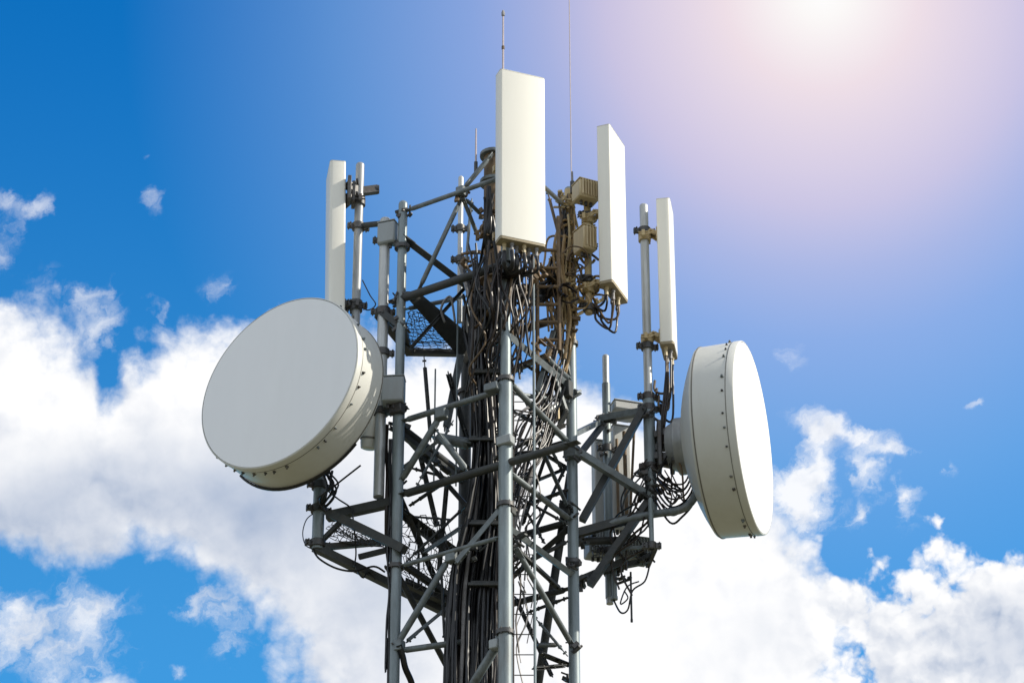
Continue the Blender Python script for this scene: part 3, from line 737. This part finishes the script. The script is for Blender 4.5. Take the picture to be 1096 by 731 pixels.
# left side cables
for i in range(8):
    a = at(350 + random.uniform(-8, 6), 500 + random.uniform(-4, 10), -.05)
    cable('jumper_cable', [a, a + V((random.uniform(-.05, .12), 0, -.14)), a + V((random.uniform(-.08, .06), 0, -.3)), at(343 + random.uniform(-4, 8), 543, .0)], random.uniform(.008, .016), M['black'],
          'black cable bunched around the dark pole stub under the left dish', group='cables bunched under the left dish')
cable('drop_cable', [at(336, 549, .1), at(328, 556, .1), at(324, 570, .1), at(327, 583, .1), at(336, 588, .1)], .006, M['black'], 'thin black cable bowing out left of the dark pole stub')
cable('drop_cable', [at(335, 588, .1), at(342, 598, .1), at(360, 608, .12), at(380, 611, .15), at(400, 606, .2), at(412, 612, .2)], .011, M['black'], 'black cable sagging below the left platform')
cable('drop_cable', [at(378, 600, .2), at(383, 612, .2), at(389, 618, .2), at(394, 612, .25), at(402, 620, .3)], .009, M['black'], 'short kinked black cable under the middle of the left platform')
cable('drop_cable', [at(352, 526, -.05), at(362, 534, -.05), at(376, 544, -.05), at(378, 556, -.05), at(381, 590, .1), at(379, 606, .15)], .009, M['black'], 'black cable draped over the long beam of the left platform')
cable('drop_cable', [at(358, 520, -.05), at(368, 512, -.1), at(386, 498, -.1)], .010, M['black'], 'stiff black cable pointing up right from below the left dish')
cable('drop_cable', [at(388, 300, .05), at(396, 316, .0), at(402, 326, -.05), at(394, 332, .0), at(386, 328, .05)], .007, M['black'], 'thin looped black cable on the leftmost pole just above the left dish')
for i in range(2):
    cable('leg_cable', [at(417 + 2 * i, 470, -.26)] + [at(417 + 2.2 * i + random.uniform(-1.5, 1.5) - (py - 480) * .012, py, -.26) for py in range(495, 760, 28)] + [V((LEG['L'][0] - .09, -.26, 6)), V((LEG['L'][0] - .09, -.26, .1))], .013, M['black'],
          'black cable strapped down the outer side of the left tower leg', group='cables down the left leg')
cable('leg_cable', [at(414, 455, -.1), at(413, 480, -.1), at(415, 505, -.1), at(414, 545, -.1), at(414, 580, 0), at(416, 600, -.1)], .026, M['brown'], 'thick brown cable between the pale box pole and left tower leg')
cable('leg_cable', [at(427, 690, -.3), at(431, 702, -.25), at(434, 715, -.2), at(441, 732, -.1), at(446, 760, 0)], .035, M['black'], 'thick black cable leaving the left tower leg at the bottom of the picture')
for i, (px, y0, y1) in enumerate(((490, 322, 520), (466, 395, 520))):
    x = at(px, y0, .1).x; tag(MB().tube([(x, .1, zrow(y0, .1)), (x, .1, zrow(y1, .1))], .010, 6).build('earth_rod', M['leg']), ('long' if i == 0 else 'shorter') + ' thin vertical rod left of the main cable bundle', 'rod')
for (px, py, lab) in ((480, 324, 'curled white cable end below the upper left brace'),):
    cable('loose_cable', [at(476, 345, 0), at(472, 332, 0), at(476, 322, 0), at(482, 318, 0), at(485, 330, 0), at(487, 345, 0)], .014, M['grey'], lab)

# dense cables in front of the upper front leg
for k in range(17):
    x = random.uniform(512, 556); y = random.uniform(268, 292); Y = random.uniform(-1.12, -.98); l = random.uniform(70, 130)
    cable('loose_cable', [at(x, y, Y), at(x + random.uniform(-9, 9), y + l * .3, Y), at(x + random.uniform(-9, 9), y + l * .6, Y), at(x + random.uniform(-14, 4), y + l * .85, Y + .15), at(x + random.uniform(-18, 0), y + l, Y + .35)],
          random.uniform(.010, .017), M[random.choice(('brown', 'black', 'flarecable', 'black', 'brown'))], 'dark cable crossing in front of the front leg just below the widest panel', group='cables crossing the top of the front leg')
# coils and tangles around the trunk between the two front panels
for k in range(26):
    x = random.uniform(590, 650); y = random.uniform(272, 338); Y = random.uniform(-.25, .15)
    if x > 630 and y < 300: y += 30
    a = random.uniform(0, 6.28); rr = random.uniform(5, 16); pts = []
    for q in range(random.choice((4, 5, 6))):
        pts.append(at(x + rr * math.cos(a), y + rr * .9 * math.sin(a), Y + random.uniform(-.06, .06))); a += random.uniform(.5, 1.0); rr *= random.uniform(.9, 1.2)
    cable('coiled_cable', pts, random.uniform(.008, .017), M[random.choice(('flaregold', 'flarecable', 'flaregold', 'brown'))],
          'curled brown cable in the tangle at the foot of the edgeways panel antenna', group='tangled cables by the edgeways panel')
for k in range(9):
    y = random.uniform(226, 305); x = random.uniform(588, 602)
    cable('coiled_cable', [at(613, y - 8, .05), at(x, y + random.uniform(-14, -2), .05), at(x - random.uniform(3, 14), y + 14, .0), at(x - random.uniform(0, 8), y + 40, -.05), at(x + random.uniform(-4, 8), y + 70, 0)], random.uniform(.009, .018),
          M[random.choice(('flaregold', 'flarecable', 'flaregold'))], 'drooping flare-tinted brown cable on the sky side of the trunk right of the widest panel', group='drooping cables right of the widest panel')
# joint hardware: clamps, bolts and brackets where members meet
def hardware(px, py, Y, n, spread, m):
    b = MB()
    for _ in range(n):
        c = at(px + random.uniform(-spread, spread), py + random.uniform(-spread, spread), Y + random.uniform(-.08, .08))
        d = V((random.uniform(-1, 1), random.uniform(-1, 1), random.uniform(-.6, .6))).normalized(); x, y, _z = frame(d)
        if random.random() < .5: b.box(c, d, x, y, random.uniform(.04, .12), random.uniform(.02, .05), random.uniform(.015, .05), .003)
        else: b.tube([c - d * random.uniform(.03, .08), c + d * random.uniform(.03, .08)], random.uniform(.007, .016), 6)
    b.build('joint_hardware', M[m], tower)
for a in ((432, 226, -.2, 8, 7, 'clamp'), (430, 262, -.15, 7, 6, 'clamp'), (429, 322, -.2, 9, 7, 'clamp'), (428, 348, -.2, 10, 9, 'clamp'), (426, 440, -.2, 12, 9, 'clamp'), (427, 458, -.1, 10, 8, 'dark'),
          (472, 500, 0, 8, 6, 'dark'), (425, 522, -.2, 9, 7, 'clamp'), (422, 610, -.2, 9, 7, 'clamp'), (424, 693, -.2, 10, 7, 'clamp'), (541, 412, -.85, 9, 8, 'clamp'), (541, 472, -.85, 12, 10, 'dark'),
          (541, 490, -.8, 10, 9, 'dark'), (552, 580, -.8, 14, 9, 'dark'), (545, 540, -.8, 8, 7, 'clamp'), (540, 680, -.85, 10, 7, 'brace'), (612, 420, .15, 8, 7, 'brace'), (613, 486, .15, 9, 7, 'clamp'),
          (611, 545, .2, 12, 8, 'dark'), (613, 604, .15, 9, 6, 'clamp'), (623, 625, .3, 12, 6, 'dark'), (622, 580, .4, 8, 5, 'dark'), (612, 690, .2, 8, 6, 'clamp'), (606, 726, .3, 7, 5, 'dark'), (493, 207, -.5, 8, 6, 'rustflare'),
          (524, 232, -.55, 10, 9, 'rustflare'), (520, 256, -.5, 10, 9, 'rustflare'), (500, 280, -.3, 12, 10, 'rustflare'), (505, 690, -.3, 10, 8, 'brace'), (510, 590, -.55, 9, 9, 'dark'), (548, 600, -.6, 10, 8, 'dark'),
          (606, 215, .1, 14, 9, 'flarepole'), (603, 280, .1, 18, 14, 'flarepole'), (612, 312, .05, 18, 14, 'flarepole'), (606, 345, .1, 16, 12, 'rustflare'), (560, 285, -.6, 16, 16, 'rustflare'), (580, 372, -.3, 12, 9, 'rustflare'), (575, 290, -.5, 10, 8, 'rustflare')):
    hardware(*a)
# hardware on the right pole and its outrigger
for (px, py, Y, n, sp, m) in ((694, 440, .5, 10, 7, 'clamp'), (692, 505, .5, 16, 9, 'clamp'), (694, 528, .5, 14, 9, 'dark'), (648, 452, .9, 12, 9, 'clamp'), (647, 482, .9, 8, 5, 'clamp'),
                              (660, 610, .8, 18, 14, 'dark'), (690, 600, .8, 14, 8, 'dark'), (640, 578, .8, 8, 8, 'dark')):
    b = MB()
    for _ in range(n):
        c = at(px + random.uniform(-sp, sp), py + random.uniform(-sp, sp), Y + random.uniform(-.08, .08))
        d = V((random.uniform(-1, 1), random.uniform(-1, 1), random.uniform(-.6, .6))).normalized(); x, y, _z = frame(d)
        if random.random() < .5: b.box(c, d, x, y, random.uniform(.04, .13), random.uniform(.02, .05), random.uniform(.015, .05), .003)
        else: b.tube([c - d * random.uniform(.03, .09), c + d * random.uniform(.03, .09)], random.uniform(.007, .016), 6)
    b.build('joint_hardware', M[m], ro)

# ------------------------------------------------------------------ light
SUN_EL = R(36); sh = V((.995, -.09, 0)).normalized()
SD = (sh * math.cos(SUN_EL) + Z * math.sin(SUN_EL)).normalized()
ld_ = bpy.data.lights.new('sun', 'SUN'); so = bpy.data.objects.new('sun', ld_); COL.objects.link(so)
ld_.energy = 5.0; ld_.angle = R(.53); ld_.color = (1, .93, .80)
so.rotation_euler = (-SD).to_track_quat('-Z', 'Y').to_euler(); so.location = (20, -10, 40)

# ------------------------------------------------------------------ sky
w = bpy.data.worlds.new('World'); scene.world = w; w.use_nodes = True
nt = w.node_tree; N = nt.nodes; L = nt.links; N.clear()
out = N.new('ShaderNodeOutputWorld'); bg = N.new('ShaderNodeBackground'); bg.inputs['Strength'].default_value = 0.1
L.new(bg.outputs[0], out.inputs['Surface'])
def setin(sock, v):
    if hasattr(v, 'is_output') or isinstance(v, bpy.types.NodeSocket): L.new(v, sock)
    else: sock.default_value = v
def mth(op, a, b=None, c=None, clamp=False):
    n = N.new('ShaderNodeMath'); n.operation = op; n.use_clamp = clamp
    setin(n.inputs[0], a)
    if b is not None: setin(n.inputs[1], b)
    if c is not None: setin(n.inputs[2], c)
    return n.outputs[0]
def vmt(op, a, b=None):
    n = N.new('ShaderNodeVectorMath'); n.operation = op; setin(n.inputs[0], a)
    if b is not None: setin(n.inputs[1], b)
    return n.outputs['Value'] if op in ('DOT_PRODUCT', 'LENGTH') else n.outputs[0]
def ss_(x, a, b):
    n = N.new('ShaderNodeMapRange'); n.interpolation_type = 'SMOOTHSTEP'; setin(n.inputs['Value'], x)
    n.inputs['From Min'].default_value = a; n.inputs['From Max'].default_value = b; return n.outputs[0]
def mixc(f, a, b):
    n = N.new('ShaderNodeMix'); n.data_type = 'RGBA'; setin(n.inputs['Factor'], f); setin(n.inputs['A'], a); setin(n.inputs['B'], b); return n.outputs['Result']
def noise(vec, scale, detail, rough=.55, color=False, lac=2.0):
    n = N.new('ShaderNodeTexNoise'); setin(n.inputs['Vector'], vec); n.inputs['Scale'].default_value = scale; n.inputs['Detail'].default_value = detail
    n.inputs['Roughness'].default_value = rough; n.inputs['Lacunarity'].default_value = lac
    return n.outputs['Color'] if color else n.outputs['Fac']
tcw = N.new('ShaderNodeTexCoord'); D = tcw.outputs['Generated']
sky = N.new('ShaderNodeTexSky'); sky.sky_type = 'NISHITA'; sky.sun_disc = False
sky.sun_elevation = SUN_EL; sky.sun_rotation = math.atan2(SD.x, SD.y); sky.air_density = 1.0; sky.dust_density = 0.3; sky.ozone_density = 2.0
df = mth('MAXIMUM', vmt('DOT_PRODUCT', D, tuple(FW)), .02)
k_ = FPX / 100
U_ = mth('MULTIPLY_ADD', mth('DIVIDE', vmt('DOT_PRODUCT', D, tuple(RT)), df), k_, 5.48)
V_ = mth('MULTIPLY_ADD', mth('DIVIDE', vmt('DOT_PRODUCT', D, tuple(UP)), df), -k_, 3.655)
cmb = N.new('ShaderNodeCombineXYZ'); L.new(U_, cmb.inputs[0]); L.new(V_, cmb.inputs[1]); P = cmb.outputs[0]
front = ss_(df, .72, .86)
def blob(Pv, cx, cy, rx, ry, wt, p=4):
    d = vmt('MULTIPLY', vmt('SUBTRACT', Pv, (cx, cy, 0)), (1 / rx, 1 / ry, 0))
    q = vmt('DOT_PRODUCT', d, d)
    if p == 4: q = mth('MULTIPLY', q, q)
    return mth('MULTIPLY', mth('POWER', 2.71828, mth('MULTIPLY', q, -1)), wt)
def total(Pv, blobs, p=4):
    s = None
    for b_ in blobs:
        v = blob(Pv, *b_, p=p); s = v if s is None else mth('ADD', s, v)
    return s
wv = vmt('SUBTRACT', noise(P, .9, 4, .55, True), (.5, .5, .5))
Pw = vmt('ADD', P, vmt('MULTIPLY', wv, (.55, .55, 0)))
BIG = [(0.20, 4.55, 1.10, 1.40, 1.25), (1.0, 5.1, 1.25, .85, .8), (2.50, 4.70, 1.20, 1.48, 1.2), (3.6, 5.0, 1.5, 1.45, 1), (5.0, 5.65, 1.9, 1.95, 1), (6.3, 6.0, 1.6, 1.9, .9),
       (4.9, 6.9, 2.15, 1.5, .9), (7.6, 6.6, 1.3, 1.5, 1), (8.6, 7.0, 1.1, 1.15, .8), (10.2, 6.75, 1.15, 1.12, 1), (11.5, 6.9, 1.2, 1.1, 1),
       (.95, 7.35, .5, .25, .6), (9.05, 6.0, .25, .22, -.6), (1.14, 4.3, .20, .50, -.55)]
WISP = [(.10, 2.12, .30, .10, .8), (.40, 2.22, .12, .18, .9), (.22, 2.40, .14, .2, .6), (.02, 2.6, .16, .3, .85), (1.64, 2.16, .14, .16, .7), (1.52, 1.72, .06, .06, .7), (2.33, 3.07, .2, .14, .85), (1.05, 3.55, .28, .35, .95), (.85, 3.2, .16, .25, .6),
        (.42, 3.1, .22, .25, .6), (1.2, 3.2, .15, .15, .5), (1.8, 3.3, .08, .2, .6), (.45, 6.9, .8, .55, 1.05), (1.0, 6.45, .3, .3, .8), (.15, 6.45, .25, .2, .8), (2.15, 6.5, .45, .25, .85), (2.9, 6.4, .35, .2, .75), (1.95, 7.2, .12, .12, .8), (2.55, 6.95, .3, .3, .6),
        (8.75, 4.5, .35, .16, 1.0), (9.15, 4.68, .38, .12, 1.1), (9.55, 4.8, .22, .07, .9), (8.75, 4.75, .15, .2, .7), (8.45, 5.3, .5, .42, 1.25), (8.8, 5.1, .22, .25, .8), (8.6, 5.6, .3, .3, .8), (9.28, 5.10, .15, .30, 1.2), (9.2, 5.6, .10, .14, .9), (9.68, 5.40, .16, .26, 1.15), (10.5, 4.32, .14, .08, .8),
        (10.1, 4.95, .10, .16, .8), (8.4, 3.75, .2, .15, .5)]
nB = noise(P, .95, 11, .58)
nF = noise(vmt('ADD', Pw, (9.1, 2.3, 0)), 3.6, 9, .62)
wv2 = vmt('SUBTRACT', noise(P, 2.6, 6, .6, True), (.5, .5, .5))
def puff(vec):
    n = N.new('ShaderNodeTexVoronoi'); n.voronoi_dimensions = '2D'; n.feature = 'F1'; setin(n.inputs['Vector'], vec); n.inputs['Scale'].default_value = 1.9
    n.inputs['Detail'].default_value = 3.5; n.inputs['Roughness'].default_value = .5
    return mth('SUBTRACT', .5, n.outputs['Distance'])
pw_ = vmt('ADD', P, vmt('MULTIPLY', wv2, (.30, .30, 0)))
pf = puff(pw_); pfs = puff(vmt('ADD', pw_, (.08, -.12, 0)))
dens = total(Pw, BIG)
dens = mth('ADD', dens, mth('MULTIPLY', mth('SUBTRACT', nB, .5), 1.3))
dens = mth('ADD', dens, mth('MULTIPLY', mth('SUBTRACT', nF, .5), mth('MULTIPLY_ADD', ss_(U_, 7.8, 9.2), -.42, .70)))
dens = mth('ADD', dens, mth('MULTIPLY', pf, mth('MULTIPLY_ADD', ss_(U_, 8.2, 9.2), .5, .30)))
hard = mth('MULTIPLY_ADD', ss_(U_, 8.4, 9.4), .9, 1.0)
a_big = mth('POWER', ss_(mth('MULTIPLY', mth('SUBTRACT', dens, .52), hard), -.22, .48), .85)
Pw2 = vmt('ADD', P, vmt('MULTIPLY', wv2, (.75, .75, 0)))
rot = N.new('ShaderNodeVectorRotate'); rot.rotation_type = 'Z_AXIS'; L.new(Pw2, rot.inputs['Vector']); rot.inputs['Angle'].default_value = R(38)
n2 = noise(vmt('MULTIPLY', vmt('ADD', rot.outputs[0], (3.1, 7.7, 0)), (.9, 1.9, 1)), 1.5, 11, .64)
Pw3 = vmt('ADD', Pw, vmt('MULTIPLY', wv2, (.45, .45, 0)))
wm = total(Pw3, WISP, 2)
dw = mth('ADD', wm, mth('MULTIPLY', mth('SUBTRACT', n2, .5), 2.8))
a_w = mth('MULTIPLY', ss_(dw, .28, 1.6), mth('MULTIPLY', ss_(wm, .08, .35), mth('MULTIPLY_ADD', ss_(V_, 3.2, 4.2), .34, .58)))
alpha = mth('MULTIPLY', mth('MAXIMUM', a_big, a_w), front)
# cloud shading: brighter where it thins towards the light, grey-blue in thick hollows
Ps = vmt('ADD', P, (.16, -.22, 0))
n1s = noise(Ps, .9, 5, .52)
n1b = noise(P, .9, 5, .52)
relief = mth('ADD', mth('MULTIPLY', mth('SUBTRACT', n1b, n1s), 1.6), mth('MULTIPLY', mth('SUBTRACT', pf, pfs), mth('MULTIPLY_ADD', ss_(U_, 8.2, 9.2), .35, .22)))
edge = mth('MULTIPLY_ADD', ss_(dens, .9, 2.0), -.65, 1.0)
relief = mth('MULTIPLY', relief, edge)
GREY = [(1.6, 5.35, 2.0, .65, .95), (3.0, 5.6, .9, .9, .45), (.2, 5.7, 1.3, .5, .7), (3.4, 6.7, 1.1, 1.0, .6), (4.3, 6.4, .8, 1.2, .35), (10.75, 6.85, .8, .5, 1.1), (9.9, 7.3, .7, .35, .5), (8.6, 6.9, .8, .6, .25),
        (.4, 6.9, .8, .4, .4), (2.6, 4.6, .7, .5, .12), (5.0, 6.6, 1.2, 1.0, .15)]
soft = ss_(noise(vmt('ADD', Pw, (5.3, 1.2, 0)), .7, 5, .5), .44, .72)
gm = mth('ADD', total(Pw, GREY, 2), mth('MULTIPLY', soft, .20))
lum = mth('ADD', mth('SUBTRACT', mth('ADD', 1.04, relief), mth('MULTIPLY', gm, mth('MULTIPLY_ADD', n1b, .95, .14))), 0.0, clamp=True)
ccol = mixc(lum, (3.6, 4.5, 6.2, 1), (10.2, 10.2, 10.3, 1))
# blue of the clear sky, deepened like a polarised photograph
tint = N.new('ShaderNodeMix'); tint.data_type = 'RGBA'; tint.blend_type = 'MULTIPLY'; tint.inputs['Factor'].default_value = 1
L.new(sky.outputs[0], tint.inputs['A']); L.new(mixc(ss_(vmt('DOT_PRODUCT', D, (0, 0, 1)), .40, .62), (.42, 1.60, 2.15, 1), (.03, 1.06, 1.92, 1)), tint.inputs['B'])
skyc = tint.outputs['Result']
# unseen broken cloud added over the rest of the sky for neutral fill
bk = ss_(noise(D, 2.6, 6, .55), .40, .56)
back = mixc(mth('MULTIPLY', bk, .8), sky.outputs[0], (11.5, 12.2, 13.2, 1))
back = mixc(ss_(vmt('DOT_PRODUCT', D, (0, 0, 1)), -.02, .05), (1.2, 1.1, .9, 1), back)
# haze around the bright quarter of the sky
gd_ = vmt('LENGTH', vmt('SUBTRACT', P, (8.8, -.1, 0)))
cr = N.new('ShaderNodeValToRGB'); L.new(mth('DIVIDE', gd_, 7.5), cr.inputs[0])
el = cr.color_ramp.elements; el[0].position = 0; el[0].color = (1, 1, 1, 1); el[1].position = 1; el[1].color = (0, 0, 0, 1)
for pos, v in ((.04, .97), (.12, .88), (.26, .72), (.40, .52), (.55, .38), (.75, .19)):
    e = el.new(pos); e.color = (v, v, v, 1)
cg = N.new('ShaderNodeValToRGB'); L.new(mth('DIVIDE', gd_, 7.5), cg.inputs[0])
e2 = cg.color_ramp.elements; e2[0].position = 0; e2[0].color = (1, 1, 1, 1); e2[1].position = 1; e2[1].color = (.25, .45, .9, 1)
for pos, c in ((.04, (1, .97, .95)), (.14, (1.0, .83, .84)), (.31, (.90, .75, .87)), (.5, (.57, .65, .98)), (.7, (.44, .64, 1.0))):
    e = e2.new(pos); e.color = (*c, 1)
gcol = vmt('SCALE', cg.outputs[0]); gcol.node.inputs['Scale'].default_value = 10.0
skyg = mixc(mth('MULTIPLY', cr.outputs[0], front), skyc, gcol)
final = mixc(front, back, mixc(alpha, skyg, ccol))
L.new(final, bg.inputs['Color'])
w.cycles.sampling_method = 'MANUAL'; w.cycles.sample_map_resolution = 512

# ------------------------------------------------------------------ render settings
scene.render.engine = 'CYCLES'
scene.view_settings.view_transform = 'Standard'; scene.view_settings.look = 'None'; scene.view_settings.exposure = 0
scene.cycles.max_bounces = 6
scene.render.resolution_x = 1024; scene.render.resolution_y = 682
